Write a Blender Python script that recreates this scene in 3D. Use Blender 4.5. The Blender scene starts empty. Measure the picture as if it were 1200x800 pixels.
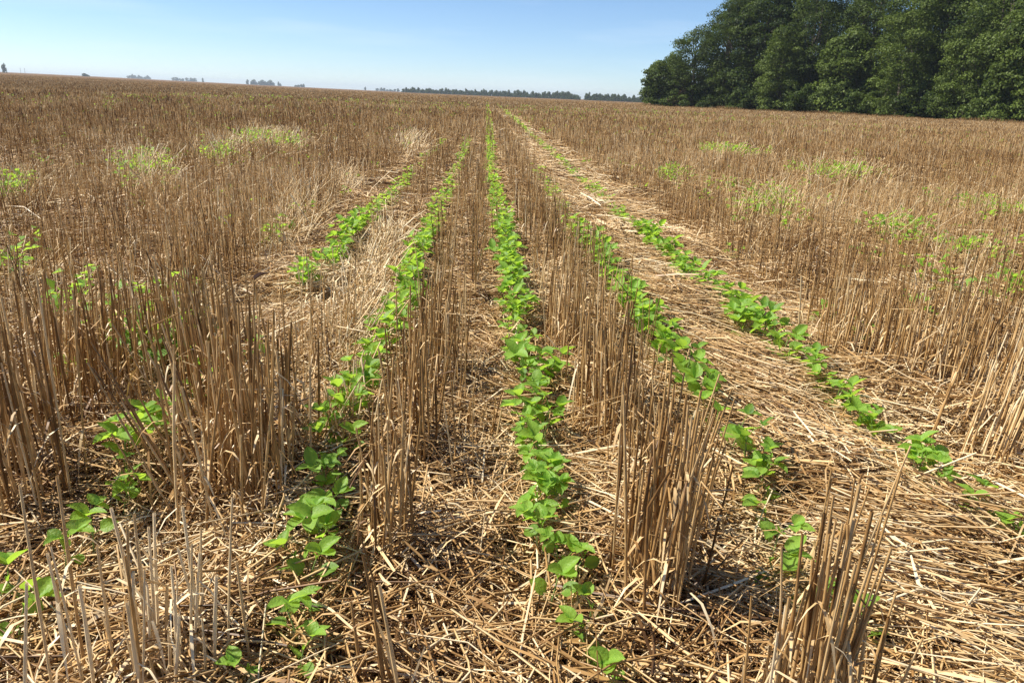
import bpy, math, random
import numpy as np
from mathutils import Matrix, Vector

rng = np.random.default_rng(11)
random.seed(5)
R = math.radians
S = bpy.context.scene
COL = S.collection

# ------------------------------------------------------------------ camera
CAM_H = 0.88
FPX = 880.0
YAW, PITCH, ROLL = R(-2.6), R(18.05), R(2.35)
cam_rot = Matrix.Rotation(YAW, 3, 'Z') @ Matrix.Rotation(R(90) - PITCH, 3, 'X') @ Matrix.Rotation(ROLL, 3, 'Z')
cd = bpy.data.cameras.new('camera')
cd.sensor_width = 36.0
cd.lens = FPX / 1200.0 * 36.0
cd.clip_start = 0.02
cd.clip_end = 20000.0
cam = bpy.data.objects.new('camera', cd)
COL.objects.link(cam)
cam.matrix_world = Matrix.Translation((0, 0, CAM_H)) @ cam_rot.to_4x4()
S.camera = cam

# ------------------------------------------------------------------ light
SUN_AZ = R(-78)      # measured from +Y (ahead) towards +X (right)
SUN_EL = R(49)
sun_dir = Vector((math.sin(SUN_AZ) * math.cos(SUN_EL), math.cos(SUN_AZ) * math.cos(SUN_EL), math.sin(SUN_EL)))
S.world = bpy.data.worlds.new('World')
S.world.use_nodes = True
wn = S.world.node_tree
wn.nodes.clear()
w_out = wn.nodes.new('ShaderNodeOutputWorld')
w_bg = wn.nodes.new('ShaderNodeBackground')
w_sky = wn.nodes.new('ShaderNodeTexSky')
w_sky.sky_type = 'NISHITA'
w_sky.sun_disc = False
w_sky.sun_elevation = SUN_EL
w_sky.sun_rotation = SUN_AZ
w_sky.altitude = 500
w_sky.air_density = 0.8
w_sky.dust_density = 0.0
w_sky.ozone_density = 6.0
w_bg.inputs['Strength'].default_value = 0.086
# faint high cirrus in the sky
w_tc = wn.nodes.new('ShaderNodeTexCoord')
w_mp = wn.nodes.new('ShaderNodeMapping')
w_mp.inputs['Scale'].default_value = (2.2, 2.2, 26.0)
w_mp.inputs['Rotation'].default_value = (0.03, 0.02, 0.4)
w_nz = wn.nodes.new('ShaderNodeTexNoise')
w_nz.inputs['Scale'].default_value = 1.3
w_nz.inputs['Detail'].default_value = 5.0
w_mr = wn.nodes.new('ShaderNodeMapRange')
w_mr.inputs['From Min'].default_value = 0.52
w_mr.inputs['From Max'].default_value = 0.78
w_mr.inputs['To Max'].default_value = 0.25
w_mx = wn.nodes.new('ShaderNodeMix')
w_mx.data_type = 'RGBA'
w_mx.inputs['B'].default_value = (7.0, 7.6, 8.4, 1)
wn.links.new(w_tc.outputs['Generated'], w_mp.inputs['Vector'])
wn.links.new(w_mp.outputs[0], w_nz.inputs['Vector'])
wn.links.new(w_nz.outputs['Fac'], w_mr.inputs['Value'])
wn.links.new(w_mr.outputs[0], w_mx.inputs['Factor'])
wn.links.new(w_sky.outputs[0], w_mx.inputs['A'])
wn.links.new(w_mx.outputs['Result'], w_bg.inputs['Color'])
wn.links.new(w_bg.outputs[0], w_out.inputs['Surface'])

sl = bpy.data.lights.new('sun', 'SUN')
sl.energy = 5.0
sl.angle = R(0.53)
sl.color = (1.0, 0.93, 0.82)
sun = bpy.data.objects.new('sun', sl)
COL.objects.link(sun)
sun.rotation_euler = sun_dir.to_track_quat('Z', 'Y').to_euler()

S.view_settings.view_transform = 'Standard'
S.view_settings.look = 'None'
S.view_settings.exposure = 0.76
S.view_settings.gamma = 1.0
S.view_settings.use_curve_mapping = False
S.render.engine = 'CYCLES'
S.cycles.max_bounces = 5
S.cycles.diffuse_bounces = 3
S.cycles.glossy_bounces = 2
S.cycles.transmission_bounces = 3
S.cycles.volume_bounces = 0
S.cycles.use_denoising = True


# ------------------------------------------------------------------ helpers
def new_mat(name):
    m = bpy.data.materials.new(name)
    m.use_nodes = True
    nt = m.node_tree
    nt.nodes.clear()
    return m, nt


def N(nt, typ, **kw):
    n = nt.nodes.new(typ)
    for k, v in kw.items():
        if k in n.inputs:
            n.inputs[k].default_value = v
        else:
            setattr(n, k, v)
    return n


def ramp(nt, stops):
    r = nt.nodes.new('ShaderNodeValToRGB')
    el = r.color_ramp.elements
    while len(el) > 1:
        el.remove(el[-1])
    el[0].position, el[0].color = stops[0][0], (*stops[0][1], 1)
    for p, c in stops[1:]:
        e = el.new(p)
        e.color = (*c, 1)
    return r


def tag(o, label=None, cat=None, group=None, kind=None):
    if label: o['label'] = label
    if cat: o['category'] = cat
    if group: o['group'] = group
    if kind: o['kind'] = kind
    return o


def mesh_np(name, V, F, mat, tint=None, smooth=True, parent=None, link=True):
    """V (n,3); F (m,k) one face size; tint (n,) float attribute"""
    me = bpy.data.meshes.new(name)
    V = np.asarray(V, np.float32)
    F = np.asarray(F, np.int32)
    k = F.shape[1]
    me.vertices.add(len(V))
    me.vertices.foreach_set('co', V.ravel())
    me.loops.add(F.size)
    me.loops.foreach_set('vertex_index', F.ravel())
    me.polygons.add(len(F))
    me.polygons.foreach_set('loop_start', np.arange(0, F.size, k, dtype=np.int32))
    me.polygons.foreach_set('loop_total', np.full(len(F), k, np.int32))
    if smooth:
        me.polygons.foreach_set('use_smooth', np.ones(len(F), bool))
    if tint is not None:
        a = me.attributes.new('tint', 'FLOAT', 'POINT')
        a.data.foreach_set('value', np.asarray(tint, np.float32))
    me.update(calc_edges=True)
    me.materials.append(mat)
    o = bpy.data.objects.new(name, me)
    if link:
        COL.objects.link(o)
    if parent: o.parent = parent
    return o


class Bag:
    """collects numpy pieces into one mesh of quads"""
    def __init__(self):
        self.V, self.F, self.T, self.n = [], [], [], 0

    def add(self, V, F, T):
        self.V.append(V); self.F.append(F + self.n); self.T.append(T); self.n += len(V)

    def build(self, name, mat, **kw):
        return mesh_np(name, np.concatenate(self.V), np.concatenate(self.F), mat, np.concatenate(self.T), **kw)


def tubes(bag, P, rad, tint, sides=3):
    """P (n,k,3) node positions, rad (n,k) radii, tint (n,)"""
    n, k, _ = P.shape
    d = P[:, -1] - P[:, 0]
    d /= np.linalg.norm(d, axis=1, keepdims=True) + 1e-9
    ref = np.where(np.abs(d[:, 2:3]) > 0.8, np.array([[1.0, 0, 0]]), np.array([[0, 0, 1.0]]))
    a = np.cross(d, ref); a /= np.linalg.norm(a, axis=1, keepdims=True) + 1e-9
    b = np.cross(d, a)
    ph = rng.uniform(0, 2 * np.pi, n)
    V = np.empty((n, k, sides, 3), np.float32)
    for s in range(sides):
        t = ph + 2 * np.pi * s / sides
        off = np.cos(t)[:, None] * a + np.sin(t)[:, None] * b
        V[:, :, s] = P + off[:, None, :] * rad[:, :, None]
    base = (np.arange(n) * k * sides)[:, None, None]
    ii = np.arange(k - 1)[None, :, None] * sides
    ss = np.arange(sides)[None, None, :]
    s2 = (ss + 1) % sides
    F = np.stack([base + ii + ss, base + ii + s2, base + ii + sides + s2, base + ii + sides + ss], -1).reshape(-1, 4)
    bag.add(V.reshape(-1, 3), F, np.repeat(tint, k * sides))


def ribbons(bag, P, width, side, tint):
    """flat blades: P (n,k,3), width (n,k), side (n,3) unit"""
    n, k, _ = P.shape
    V = np.stack([P - side[:, None] * width[..., None], P + side[:, None] * width[..., None]], 2)
    base = (np.arange(n) * k * 2)[:, None]
    ii = np.arange(k - 1)[None, :] * 2
    F = np.stack([base + ii, base + ii + 1, base + ii + 3, base + ii + 2], -1).reshape(-1, 4)
    bag.add(V.reshape(-1, 3).astype(np.float32), F, np.repeat(tint, k * 2))


def sstep(a, b, x):
    t = np.clip((x - a) / (b - a), 0, 1)
    return t * t * (3 - 2 * t)


_ph = np.random.default_rng(3).uniform(0, 6.28, (24, 2))
_fr = np.random.default_rng(4).normal(0, 1, (24, 2))


def wob(x, y, scale, k0=0, k=6):
    """smooth pseudo noise about -1..1, feature size 'scale' metres"""
    v = 0
    for i in range(k0, k0 + k):
        fx, fy = _fr[i] / scale * 2.2
        v = v + np.sin(fx * x + fy * y + _ph[i, 0]) * np.cos(fy * 0.7 * x - fx * 0.8 * y + _ph[i, 1])
    return v / math.sqrt(k) * 1.2


def gz(x, y):
    """ground height"""
    x = np.asarray(x, float); y = np.asarray(y, float)
    r = np.hypot(x, y)
    near = np.exp(-(r / 40.0) ** 2)
    z = 0.012 * wob(x, y, 0.5) * near
    z = z + 0.035 * np.exp(-((x - 0.82) / 0.1) ** 2) * near          # mat of straw between two rows
    z = z - 0.01 * np.exp(-((x - 0.6) / 0.08) ** 2) * near
    az = np.degrees(np.arctan2(x, np.maximum(y, 1e-6)))
    up = sstep(-3, -34, az) if False else 1 - sstep(-34, -3, az)
    up = np.where(y > 0, up, 0)
    z = z + 0.0038 * up * np.maximum(0, np.minimum(r, 4500) - 120)
    return z


def unproj(px, py, h=0.0):
    d = cam_rot @ Vector(((px - 600) / FPX, -(py - 400) / FPX, -1.0))
    t = (h - CAM_H) / d.z
    return d.x * t, d.y * t


def project(x, y, z):
    v = cam_rot.transposed() @ (Vector((x, y, z)) - Vector((0, 0, CAM_H)))
    return 600 + FPX * v.x / -v.z, 400 - FPX * v.y / -v.z, -v.z


def ordinal(n):
    ones = ['', 'first', 'second', 'third', 'fourth', 'fifth', 'sixth', 'seventh', 'eighth', 'ninth', 'tenth', 'eleventh', 'twelfth',
            'thirteenth', 'fourteenth', 'fifteenth', 'sixteenth', 'seventeenth', 'eighteenth', 'nineteenth']
    tens = ['', '', 'twenty', 'thirty', 'forty', 'fifty', 'sixty', 'seventy', 'eighty', 'ninety']
    if n < 20: return ones[n]
    t, o = divmod(n, 10)
    if o: return tens[t] + '-' + ones[o]
    return tens[t][:-1] + 'ieth'


# ------------------------------------------------------------------ materials
def straw_material(name, stops, trans=0.18):
    m, nt = new_mat(name)
    out = N(nt, 'ShaderNodeOutputMaterial')
    at = N(nt, 'ShaderNodeAttribute', attribute_name='tint')
    tc = N(nt, 'ShaderNodeTexCoord')
    nz = N(nt, 'ShaderNodeTexNoise', Scale=38.0, Detail=3.0)
    nt.links.new(tc.outputs['Object'], nz.inputs['Vector'])
    mr = N(nt, 'ShaderNodeMapRange')
    mr.inputs['From Min'].default_value = 0.3; mr.inputs['From Max'].default_value = 0.7
    mr.inputs['To Min'].default_value = -0.12; mr.inputs['To Max'].default_value = 0.086
    nt.links.new(nz.outputs['Fac'], mr.inputs['Value'])
    ad = N(nt, 'ShaderNodeMath', operation='ADD')
    nt.links.new(at.outputs['Fac'], ad.inputs[0]); nt.links.new(mr.outputs[0], ad.inputs[1])
    rp = ramp(nt, stops)
    nt.links.new(ad.outputs[0], rp.inputs[0])
    pb = N(nt, 'ShaderNodeBsdfPrincipled', Roughness=0.45)
    pb.inputs['Specular IOR Level'].default_value = 0.38
    nt.links.new(rp.outputs[0], pb.inputs['Base Color'])
    tr = N(nt, 'ShaderNodeBsdfTranslucent')
    nt.links.new(rp.outputs[0], tr.inputs['Color'])
    mx = N(nt, 'ShaderNodeMixShader', Fac=trans)
    nt.links.new(pb.outputs[0], mx.inputs[1]); nt.links.new(tr.outputs[0], mx.inputs[2])
    nt.links.new(mx.outputs[0], out.inputs['Surface'])
    return m


STRAW = [(0.0, (0.055, 0.027, 0.012)), (0.25, (0.23, 0.118, 0.040)), (0.5, (0.49, 0.295, 0.112)),
         (0.75, (0.74, 0.535, 0.275)), (1.0, (0.86, 0.71, 0.46))]
M_stub = straw_material('standing_straw', STRAW, 0.14)
M_mat = straw_material('fallen_straw', STRAW, 0.12)


def leaf_material(name, dark, light, trans_col, trans=0.38, rough=0.42, objrand=True, spec=0.4):
    m, nt = new_mat(name)
    out = N(nt, 'ShaderNodeOutputMaterial')
    at = N(nt, 'ShaderNodeAttribute', attribute_name='tint')
    oi = N(nt, 'ShaderNodeObjectInfo')
    tc = N(nt, 'ShaderNodeTexCoord')
    nz = N(nt, 'ShaderNodeTexNoise', Scale=60.0 if objrand else 0.5, Detail=2.0)
    nt.links.new(tc.outputs['Object'], nz.inputs['Vector'])
    a1 = N(nt, 'ShaderNodeMath', operation='MULTIPLY_ADD')
    a1.inputs[1].default_value = 0.42 if objrand else 0.0
    nt.links.new(oi.outputs['Random'], a1.inputs[0]); nt.links.new(at.outputs['Fac'], a1.inputs[2])
    a2 = N(nt, 'ShaderNodeMath', operation='MULTIPLY_ADD')
    a2.inputs[1].default_value = 0.35
    nt.links.new(nz.outputs['Fac'], a2.inputs[0]); nt.links.new(a1.outputs[0], a2.inputs[2])
    rp = ramp(nt, [(0.15, dark), (1.15 if False else 1.0, light)])
    nt.links.new(a2.outputs[0], rp.inputs[0])
    pb = N(nt, 'ShaderNodeBsdfPrincipled', Roughness=rough)
    pb.inputs['Specular IOR Level'].default_value = spec
    nt.links.new(rp.outputs[0], pb.inputs['Base Color'])
    tr = N(nt, 'ShaderNodeBsdfTranslucent')
    tr.inputs['Color'].default_value = (*trans_col, 1)
    if objrand:
        vo = N(nt, 'ShaderNodeTexVoronoi', Scale=170.0)
        nt.links.new(tc.outputs['Object'], vo.inputs['Vector'])
        bp = N(nt, 'ShaderNodeBump', Strength=0.5, Distance=0.0015)
        nt.links.new(vo.outputs['Distance'], bp.inputs['Height'])
        nt.links.new(bp.outputs[0], pb.inputs['Normal'])
    mx = N(nt, 'ShaderNodeMixShader', Fac=trans)
    nt.links.new(pb.outputs[0], mx.inputs[1]); nt.links.new(tr.outputs[0], mx.inputs[2])
    nt.links.new(mx.outputs[0], out.inputs['Surface'])
    return m


M_leaf = leaf_material('soybean_leaf', (0.06, 0.15, 0.025), (0.24, 0.42, 0.06), (0.52, 0.78, 0.07), 0.45, 0.5, True, 0.3)
M_stem = leaf_material('soybean_stem', (0.12, 0.2, 0.05), (0.28, 0.38, 0.12), (0.3, 0.5, 0.1), 0.15)
M_tree = leaf_material('tree_leaves', (0.012, 0.028, 0.007), (0.125, 0.17, 0.033), (0.16, 0.24, 0.03), 0.2, 0.55, False, 0.15)
M_drybush = leaf_material('dry_twigs', (0.09, 0.06, 0.035), (0.2, 0.14, 0.08), (0.2, 0.13, 0.06), 0.2, 0.6, False, 0.2)


def bark_material():
    m, nt = new_mat('bark')
    out = N(nt, 'ShaderNodeOutputMaterial')
    tc = N(nt, 'ShaderNodeTexCoord')
    nz = N(nt, 'ShaderNodeTexNoise', Scale=6.0, Detail=5.0)
    nt.links.new(tc.outputs['Object'], nz.inputs['Vector'])
    rp = ramp(nt, [(0.3, (0.05, 0.04, 0.03)), (0.7, (0.16, 0.13, 0.1))])
    nt.links.new(nz.outputs['Fac'], rp.inputs[0])
    pb = N(nt, 'ShaderNodeBsdfPrincipled', Roughness=0.9)
    nt.links.new(rp.outputs[0], pb.inputs['Base Color'])
    nt.links.new(pb.outputs[0], out.inputs['Surface'])
    return m


M_bark = bark_material()


def ground_material():
    m, nt = new_mat('stubble_soil')
    out = N(nt, 'ShaderNodeOutputMaterial')
    tc = N(nt, 'ShaderNodeTexCoord')
    fine = N(nt, 'ShaderNodeTexNoise', Scale=45.0, Detail=6.0, Roughness=0.7)
    nt.links.new(tc.outputs['Object'], fine.inputs['Vector'])
    near = ramp(nt, [(0.35, (0.03, 0.019, 0.012)), (0.55, (0.085, 0.052, 0.03)), (0.75, (0.24, 0.17, 0.10))])
    nt.links.new(fine.outputs['Fac'], near.inputs[0])
    # far: residue seen edge on, in bands along the drilling direction
    mp = N(nt, 'ShaderNodeMapping')
    mp.inputs['Scale'].default_value = (0.01, 0.035, 1)
    nt.links.new(tc.outputs['Object'], mp.inputs['Vector'])
    big = N(nt, 'ShaderNodeTexNoise', Scale=1.0, Detail=5.0, Roughness=0.6)
    nt.links.new(mp.outputs[0], big.inputs['Vector'])
    far = ramp(nt, [(0.35, (0.10, 0.060, 0.034)), (0.5, (0.17, 0.105, 0.055)), (0.68, (0.26, 0.17, 0.095))])
    nt.links.new(big.outputs['Fac'], far.inputs[0])
    ln = N(nt, 'ShaderNodeVectorMath', operation='LENGTH')
    nt.links.new(tc.outputs['Object'], ln.inputs[0])
    mr = N(nt, 'ShaderNodeMapRange')
    mr.inputs['From Min'].default_value = 25; mr.inputs['From Max'].default_value = 200
    nt.links.new(ln.outputs['Value'], mr.inputs['Value'])
    mx = N(nt, 'ShaderNodeMix', data_type='RGBA')
    nt.links.new(mr.outputs[0], mx.inputs['Factor'])
    nt.links.new(near.outputs[0], mx.inputs['A']); nt.links.new(far.outputs[0], mx.inputs['B'])
    pb = N(nt, 'ShaderNodeBsdfPrincipled', Roughness=0.9)
    pb.inputs['Specular IOR Level'].default_value = 0.0
    nt.links.new(mx.outputs['Result'], pb.inputs['Base Color'])
    bp = N(nt, 'ShaderNodeBump', Strength=0.6, Distance=0.02)
    nt.links.new(fine.outputs['Fac'], bp.inputs['Height'])
    nt.links.new(bp.outputs[0], pb.inputs['Normal'])
    nt.links.new(pb.outputs[0], out.inputs['Surface'])
    return m


# ------------------------------------------------------------------ ground
def axis(lo, hi, fine, step):
    a = list(np.arange(-fine, fine + 1e-6, step))
    v, s = fine, step
    pos = []
    while v < hi:
        s *= 1.09; v += s; pos.append(v)
    neg = []
    v, s = fine, step
    while v < lo:
        s *= 1.09; v += s; neg.append(-v)
    return np.array(neg[::-1] + a + pos)


gx = axis(9000, 9000, 3.0, 0.06)
gy = axis(9000, 9000, 3.0, 0.06)
X, Y = np.meshgrid(gx, gy)
Zg = gz(X, Y)
nx, ny = len(gx), len(gy)
idx = np.arange(nx * ny).reshape(ny, nx)
Fg = np.stack([idx[:-1, :-1], idx[:-1, 1:], idx[1:, 1:], idx[1:, :-1]], -1).reshape(-1, 4)
g = mesh_np('ground', np.stack([X, Y, Zg], -1).reshape(-1, 3), Fg, ground_material())
tag(g, 'harvested wheat field soil running flat to the horizon', kind='structure')

# ------------------------------------------------------------------ haze
def make_haze(density):
    b = 9050.0
    z0, z1 = -3.0, 48.0
    V = [(-b, -b, z0), (b, -b, z0), (b, b, z0), (-b, b, z0), (-b, -b, z1), (b, -b, z1), (b, b, z1), (-b, b, z1)]
    F = [(0, 3, 2, 1), (4, 5, 6, 7), (0, 1, 5, 4), (1, 2, 6, 5), (2, 3, 7, 6), (3, 0, 4, 7)]
    m, nt = new_mat('haze_air')
    out = N(nt, 'ShaderNodeOutputMaterial')
    pv = N(nt, 'ShaderNodeVolumePrincipled', Density=density, Anisotropy=0.2)
    pv.inputs['Color'].default_value = (0.80, 0.90, 1.0, 1)
    nt.links.new(pv.outputs[0], out.inputs['Volume'])
    o = mesh_np('haze', V, F, m, smooth=False)
    tag(o, 'thin pale summer haze over the field', kind='stuff')


make_haze(0.00017)

# ------------------------------------------------------------------ crop rows (soybean), from where they run on the ground
H_LEAF = 0.125
ROWS_PX = {
    'middle': [(702, 758), (668, 690), (655, 625), (634, 560), (624, 500), (627, 440), (612, 400), (606, 350), (596, 300), (586, 240), (573, 190)],
    'right1': [(985, 685), (925, 640), (900, 590), (890, 530), (845, 495), (800, 435), (765, 385), (735, 340), (690, 282), (660, 240)],
    'right2': [(1197, 605), (1130, 560), (1085, 535), (1040, 497), (990, 457), (950, 425), (900, 385), (850, 345), (810, 315), (770, 285), (730, 250), (690, 215)],
    'left1': [(292, 785), (325, 735), (345, 690), (375, 610), (385, 540), (410, 470), (440, 405), (465, 360), (490, 300), (507, 255)],
    'left2': [(5, 705), (30, 650), (80, 625), (125, 570), (145, 510), (215, 462), (330, 350), (385, 300), (430, 250)],
}
ROW_TEXT = {'middle': 'the middle row', 'right1': 'first row right of middle', 'right2': 'second row right of middle',
            'left1': 'first row left of middle', 'left2': 'second row left of middle'}
SP = 0.44
ROWS = {}
for k, pts in ROWS_PX.items():
    g_ = np.array([unproj(px, py, H_LEAF) for px, py in pts])
    o_ = np.argsort(g_[:, 1])
    ROWS[k] = g_[o_]

ROW_X = {k: float(v[-3:, 0].mean()) for k, v in ROWS.items()}
print('row x', {k: round(v, 3) for k, v in ROW_X.items()})


def row_x(k, y):
    g_ = ROWS[k]
    x = np.interp(y, g_[:, 1], g_[:, 0])
    t = sstep(g_[-1, 1] * 0.8, g_[-1, 1] * 1.6, y)
    return x * (1 - t) + ROW_X[k] * t


# lodged patches where the standing straw lies down: px, py, radius x, radius y (m)
PATCH_PX = [(165, 192, .24, .8), (258, 175, .24, 1.2), (312, 160, .5, 2.0), (15, 215, .2, .8), (345, 228, .16, .9), (330, 255, .12, .5), (478, 163, .24, 2.2),
            (200, 345, .12, .3), (185, 400, .2, .25), (22, 300, .10, .3), (80, 335, .08, .25), (400, 205, .14, .7),
            (1125, 285, .3, .35), (1180, 330, .3, .35), (1050, 262, .25, .4), (985, 198, .5, 1.0), (855, 175, .5, 1.4), (900, 230, .3, .6),
            (790, 200, .2, .6), (1100, 520, .28, .12), (1180, 410, .14, .2), (1175, 240, .5, .8), (1015, 225, .2, .5), (392, 460, .07, .3), (405, 385, .08, .4), (420, 325, .09, .6), (440, 270, .1, .9)]
NO_RAISE = {(1100, 520), (1180, 410)}
PATCH = [(*unproj(px, py, 0.16), rx, max(ry, 1.6) if py < 236 and rx > .2 else ry) for px, py, rx, ry in PATCH_PX]


def patch_xy(cx, cy, a, b):
    """a across, b along the long side of a lodged patch"""
    l = math.hypot(cx, cy) if abs(cx) > 1 else 0
    ux, uy = (cx / l, cy / l) if l else (0.0, 1.0)
    return cx + a * uy + b * ux, cy - a * ux + b * uy


def lodged(x, y):
    v = np.zeros_like(x)
    for cx, cy, rx, ry in PATCH:
        l = math.hypot(cx, cy) if abs(cx) > 1 else 0
        ux, uy = (cx / l, cy / l) if l else (0.0, 1.0)
        d = (((x - cx) * uy - (y - cy) * ux) / rx) ** 2 + (((x - cx) * ux + (y - cy) * uy) / ry) ** 2
        v = np.maximum(v, np.exp(-d * 1.3))
    return v


WR = SP / 3.0


def stand_prob(x, y):
    """how thickly straw stands at a place, 0..1"""
    # strips between the crop rows that still stand
    def strip(c, w, p): return p * np.exp(-((x - c) / w) ** 4)
    mid = np.zeros_like(x)
    mid = np.maximum(mid, strip(-0.125, 0.085, 0.95))
    mid = np.maximum(mid, strip(-0.09, 0.13, 1.0) * sstep(2.4, 4.0, y))
    mid = np.maximum(mid, strip(0.40, 0.085, 0.9))
    mid = np.maximum(mid, strip(0.405, 0.15, 1.0) * sstep(2.0, 3.0, y))
    mid = np.maximum(mid, strip(-0.53, 0.09, 0.75) * (1 - 0.85 * np.exp(-((y - 3.6) / 1.7) ** 2)))
    mid = np.maximum(mid, strip(-0.53, 0.14, 0.9) * sstep(5.5, 8.0, y))
    side = np.maximum(sstep(1.30, 1.38, x), 1 - sstep(-1.12, -1.0, x))
    p = np.maximum(mid, side)
    dr = np.abs(((x - 0.19 + SP / 2) % SP) - SP / 2)
    p = np.maximum(p, 0.95 * sstep(9, 18, y) * (dr > 0.065) * (1 - (np.abs(x - 0.97) < 0.33) * (1 - .55 * sstep(8, 14, y) * (x < .88)) * (1 - sstep(28, 60, y))))
    p = np.maximum(p, 0.9 * sstep(9, 14, y) * (x < -0.2))
    # thinner along the outer crop rows
    p = p * np.where((side > 0.5) & (dr < 0.05), 0.5, 1.0)
    p = p * (0.70 + 0.36 * wob(x, y, 0.45, 6) + .38 * wob(x, y, 0.14, 10)) * (0.9 + 0.3 * wob(x * 1.6, y * .6, 3, 12) + .15 * wob(x, y, 9, 4))
    p = p * (1 - 0.93 * lodged(x, y))
    # nothing stands right in front of the lens except the clumps placed by hand
    p = p * sstep(1.3, 1.75, y)
    return np.clip(p, 0, 1)


A_L, A_R = -0.80, 0.90    # view wedge with margin


def wedge(y0, y1, dens):
    w = (A_R - A_L) * (y0 + y1) / 2 + 1.6
    n = int(dens * w * (y1 - y0))
    y = rng.uniform(y0, y1, n)
    x = rng.uniform(0, 1, n) * ((A_R - A_L) * y + 1.6) + A_L * y - 0.8
    return x, y


def stalk_points(x, y, h, lean_s, k, lean0=(0, 0), kink=0.0):
    n = len(x)
    base = np.stack([x, y, gz(x, y) - 0.01], -1)
    ln = rng.normal(0, lean_s, (n, 2)) + np.array(lean0)
    bend = rng.normal(0, lean_s * 0.35, (n, 2))
    P = np.zeros((n, k, 3))
    for i in range(k):
        t = i / (k - 1)
        P[:, i, :2] = base[:, :2] + (ln * t + bend * t * t) * h[:, None]
        P[:, i, 2] = base[:, 2] + h * t * np.sqrt(np.maximum(0.15, 1 - (ln ** 2).sum(1) * t))
    if kink:
        kk = rng.random(n) < kink
        P[kk, -1] = P[kk, -2] + rng.normal(0, 1, (kk.sum(), 3)) * (h[kk] * 0.14)[:, None]
    return P


def sheaths(bag, P, frac, tint):
    """split leaf sheaths standing off along the stalk"""
    n = len(P)
    sel = np.where(rng.random(n) < frac)[0]
    if not len(sel): return
    m = len(sel)
    t0 = rng.uniform(0.0, 0.55, m)[:, None]
    ax = P[sel, -2] - P[sel, 0]
    ln = np.linalg.norm(ax, axis=1)
    az = rng.uniform(0, 2 * np.pi, m)
    out = np.stack([np.cos(az), np.sin(az), np.zeros(m)], -1)
    side = np.stack([-np.sin(az), np.cos(az), np.zeros(m)], -1)
    L = rng.uniform(.15, .4, m)
    off = rng.uniform(.002, .016, m)
    Q = np.zeros((m, 5, 3))
    for i in range(5):
        q = i / 4
        Q[:, i] = P[sel, 0] + ax * (t0 + L[:, None] * q) + out * (.002 + off * q ** 2 * (1 + 1.2 * (q == 1)))[:, None]
        if i == 4: Q[:, i, 2] -= .01 * rng.random(m)
    w = np.array([[.0022, .0028, .0026, .0018, .0006]]) * rng.uniform(.7, 1.2, (m, 1))
    ribbons(bag, Q, w, side, np.clip(tint[sel] + rng.normal(0.16, 0.12, m), 0, 1))


def shreds(bag, P, frac, tint, size=1.0):
    """dry leaf blades and torn sheaths hanging from some stalks"""
    n = len(P)
    sel = np.where(rng.random(n) < frac)[0]
    if not len(sel): return
    t = rng.uniform(0.2, 0.85, len(sel))[:, None]
    at = P[sel, 0] * (1 - t) + P[sel, -1] * t
    az = rng.uniform(0, 2 * np.pi, len(sel))
    L = rng.uniform(0.03, 0.12, len(sel)) * size
    out = np.stack([np.cos(az), np.sin(az), np.zeros(len(sel))], -1)
    side = np.stack([-np.sin(az), np.cos(az), np.zeros(len(sel))], -1)
    up = rng.uniform(-0.6, 1.0, len(sel))
    Q = np.zeros((len(sel), 4, 3))
    for i in range(4):
        s = i / 3
        Q[:, i] = at + out * (L * s * 0.8)[:, None]
        Q[:, i, 2] += L * (up * s - 1.0 * s * s)
    w = np.array([[.0016, .0024, .0019, .0005]]) * size * rng.uniform(.5, 1.2, (len(sel), 1))
    ribbons(bag, Q, w, side, np.clip(tint[sel] + rng.normal(0.12, 0.1, len(sel)), 0, 1))


# ------------------------------------------------------------------ standing stubble
def tint_of(x, y, n, base=0.46):
    return np.clip(base + 0.10 * wob(x, y, 1.2, 3) + 0.06 * wob(x, y, .3, 5) + 0.07 * wob(x * 1.5, y * .6, 3, 8) + rng.normal(0, 0.19, n), 0.04, 0.98)


bag = Bag()
edges = [0.9, 2, 3, 4, 5, 6.5, 8, 10, 13, 17, 22, 29, 38, 50, 66, 87, 115, 150, 200, 270, 360]
for y0, y1 in zip(edges[:-1], edges[1:]):
    ym = (y0 + y1) / 2
    d0 = 6.5
    f = max(1.0, ym / d0)
    dens = 1000 * f ** -1.36
    x, y = wedge(y0, y1, dens)
    # drilled in lines
    xr = np.round((x - 0.19 - WR / 2) / WR) * WR + 0.19 + WR / 2
    x = xr + rng.normal(0, 0.026, len(x))
    keep = rng.random(len(x)) < stand_prob(x, y)
    x, y = x[keep], y[keep]
    n = len(x)
    h = (0.315 + 0.045 * wob(x, y, 0.9, 9) + 0.03 * wob(x, y, 0.2, 2) + rng.normal(0, 0.045, n)) * rng.choice([1, 1, 1, .8, 0.6, 0.35], n)
    h = np.clip(h, 0.05, 0.48) * (1 - .16 * sstep(3, 7, y))
    k = 4 if ym < 6.5 else (3 if ym < 12 else 2)
    P = stalk_points(x, y, h, 0.08 if ym < 20 else 0.07, k, kink=0.12 if k > 2 else 0)
    r0 = rng.uniform(0.0011, 0.0023, n) * f ** 0.93
    rad = np.repeat(r0[:, None], k, 1) * np.linspace(1.15, 0.8, k)[None]
    t = tint_of(x, y, n, 0.49 if ym < 30 else 0.51) + .07 * np.sin(y * .35 + .05 * x) * (ym > 30)
    tubes(bag, P, rad, t)
    if ym < 6.5:
        sheaths(bag, P, .5, t)
    if ym < 22:
        shreds(bag, P, 0.6 if ym < 5 else 0.3, t, 0.85 if ym < 8 else 1.1)
st = bag.build('standing_stubble', M_stub)
tag(st, 'cut wheat stubble standing in drilled strips over the whole field', 'stubble', kind='stuff')
print('standing verts', len(st.data.vertices))

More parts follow.
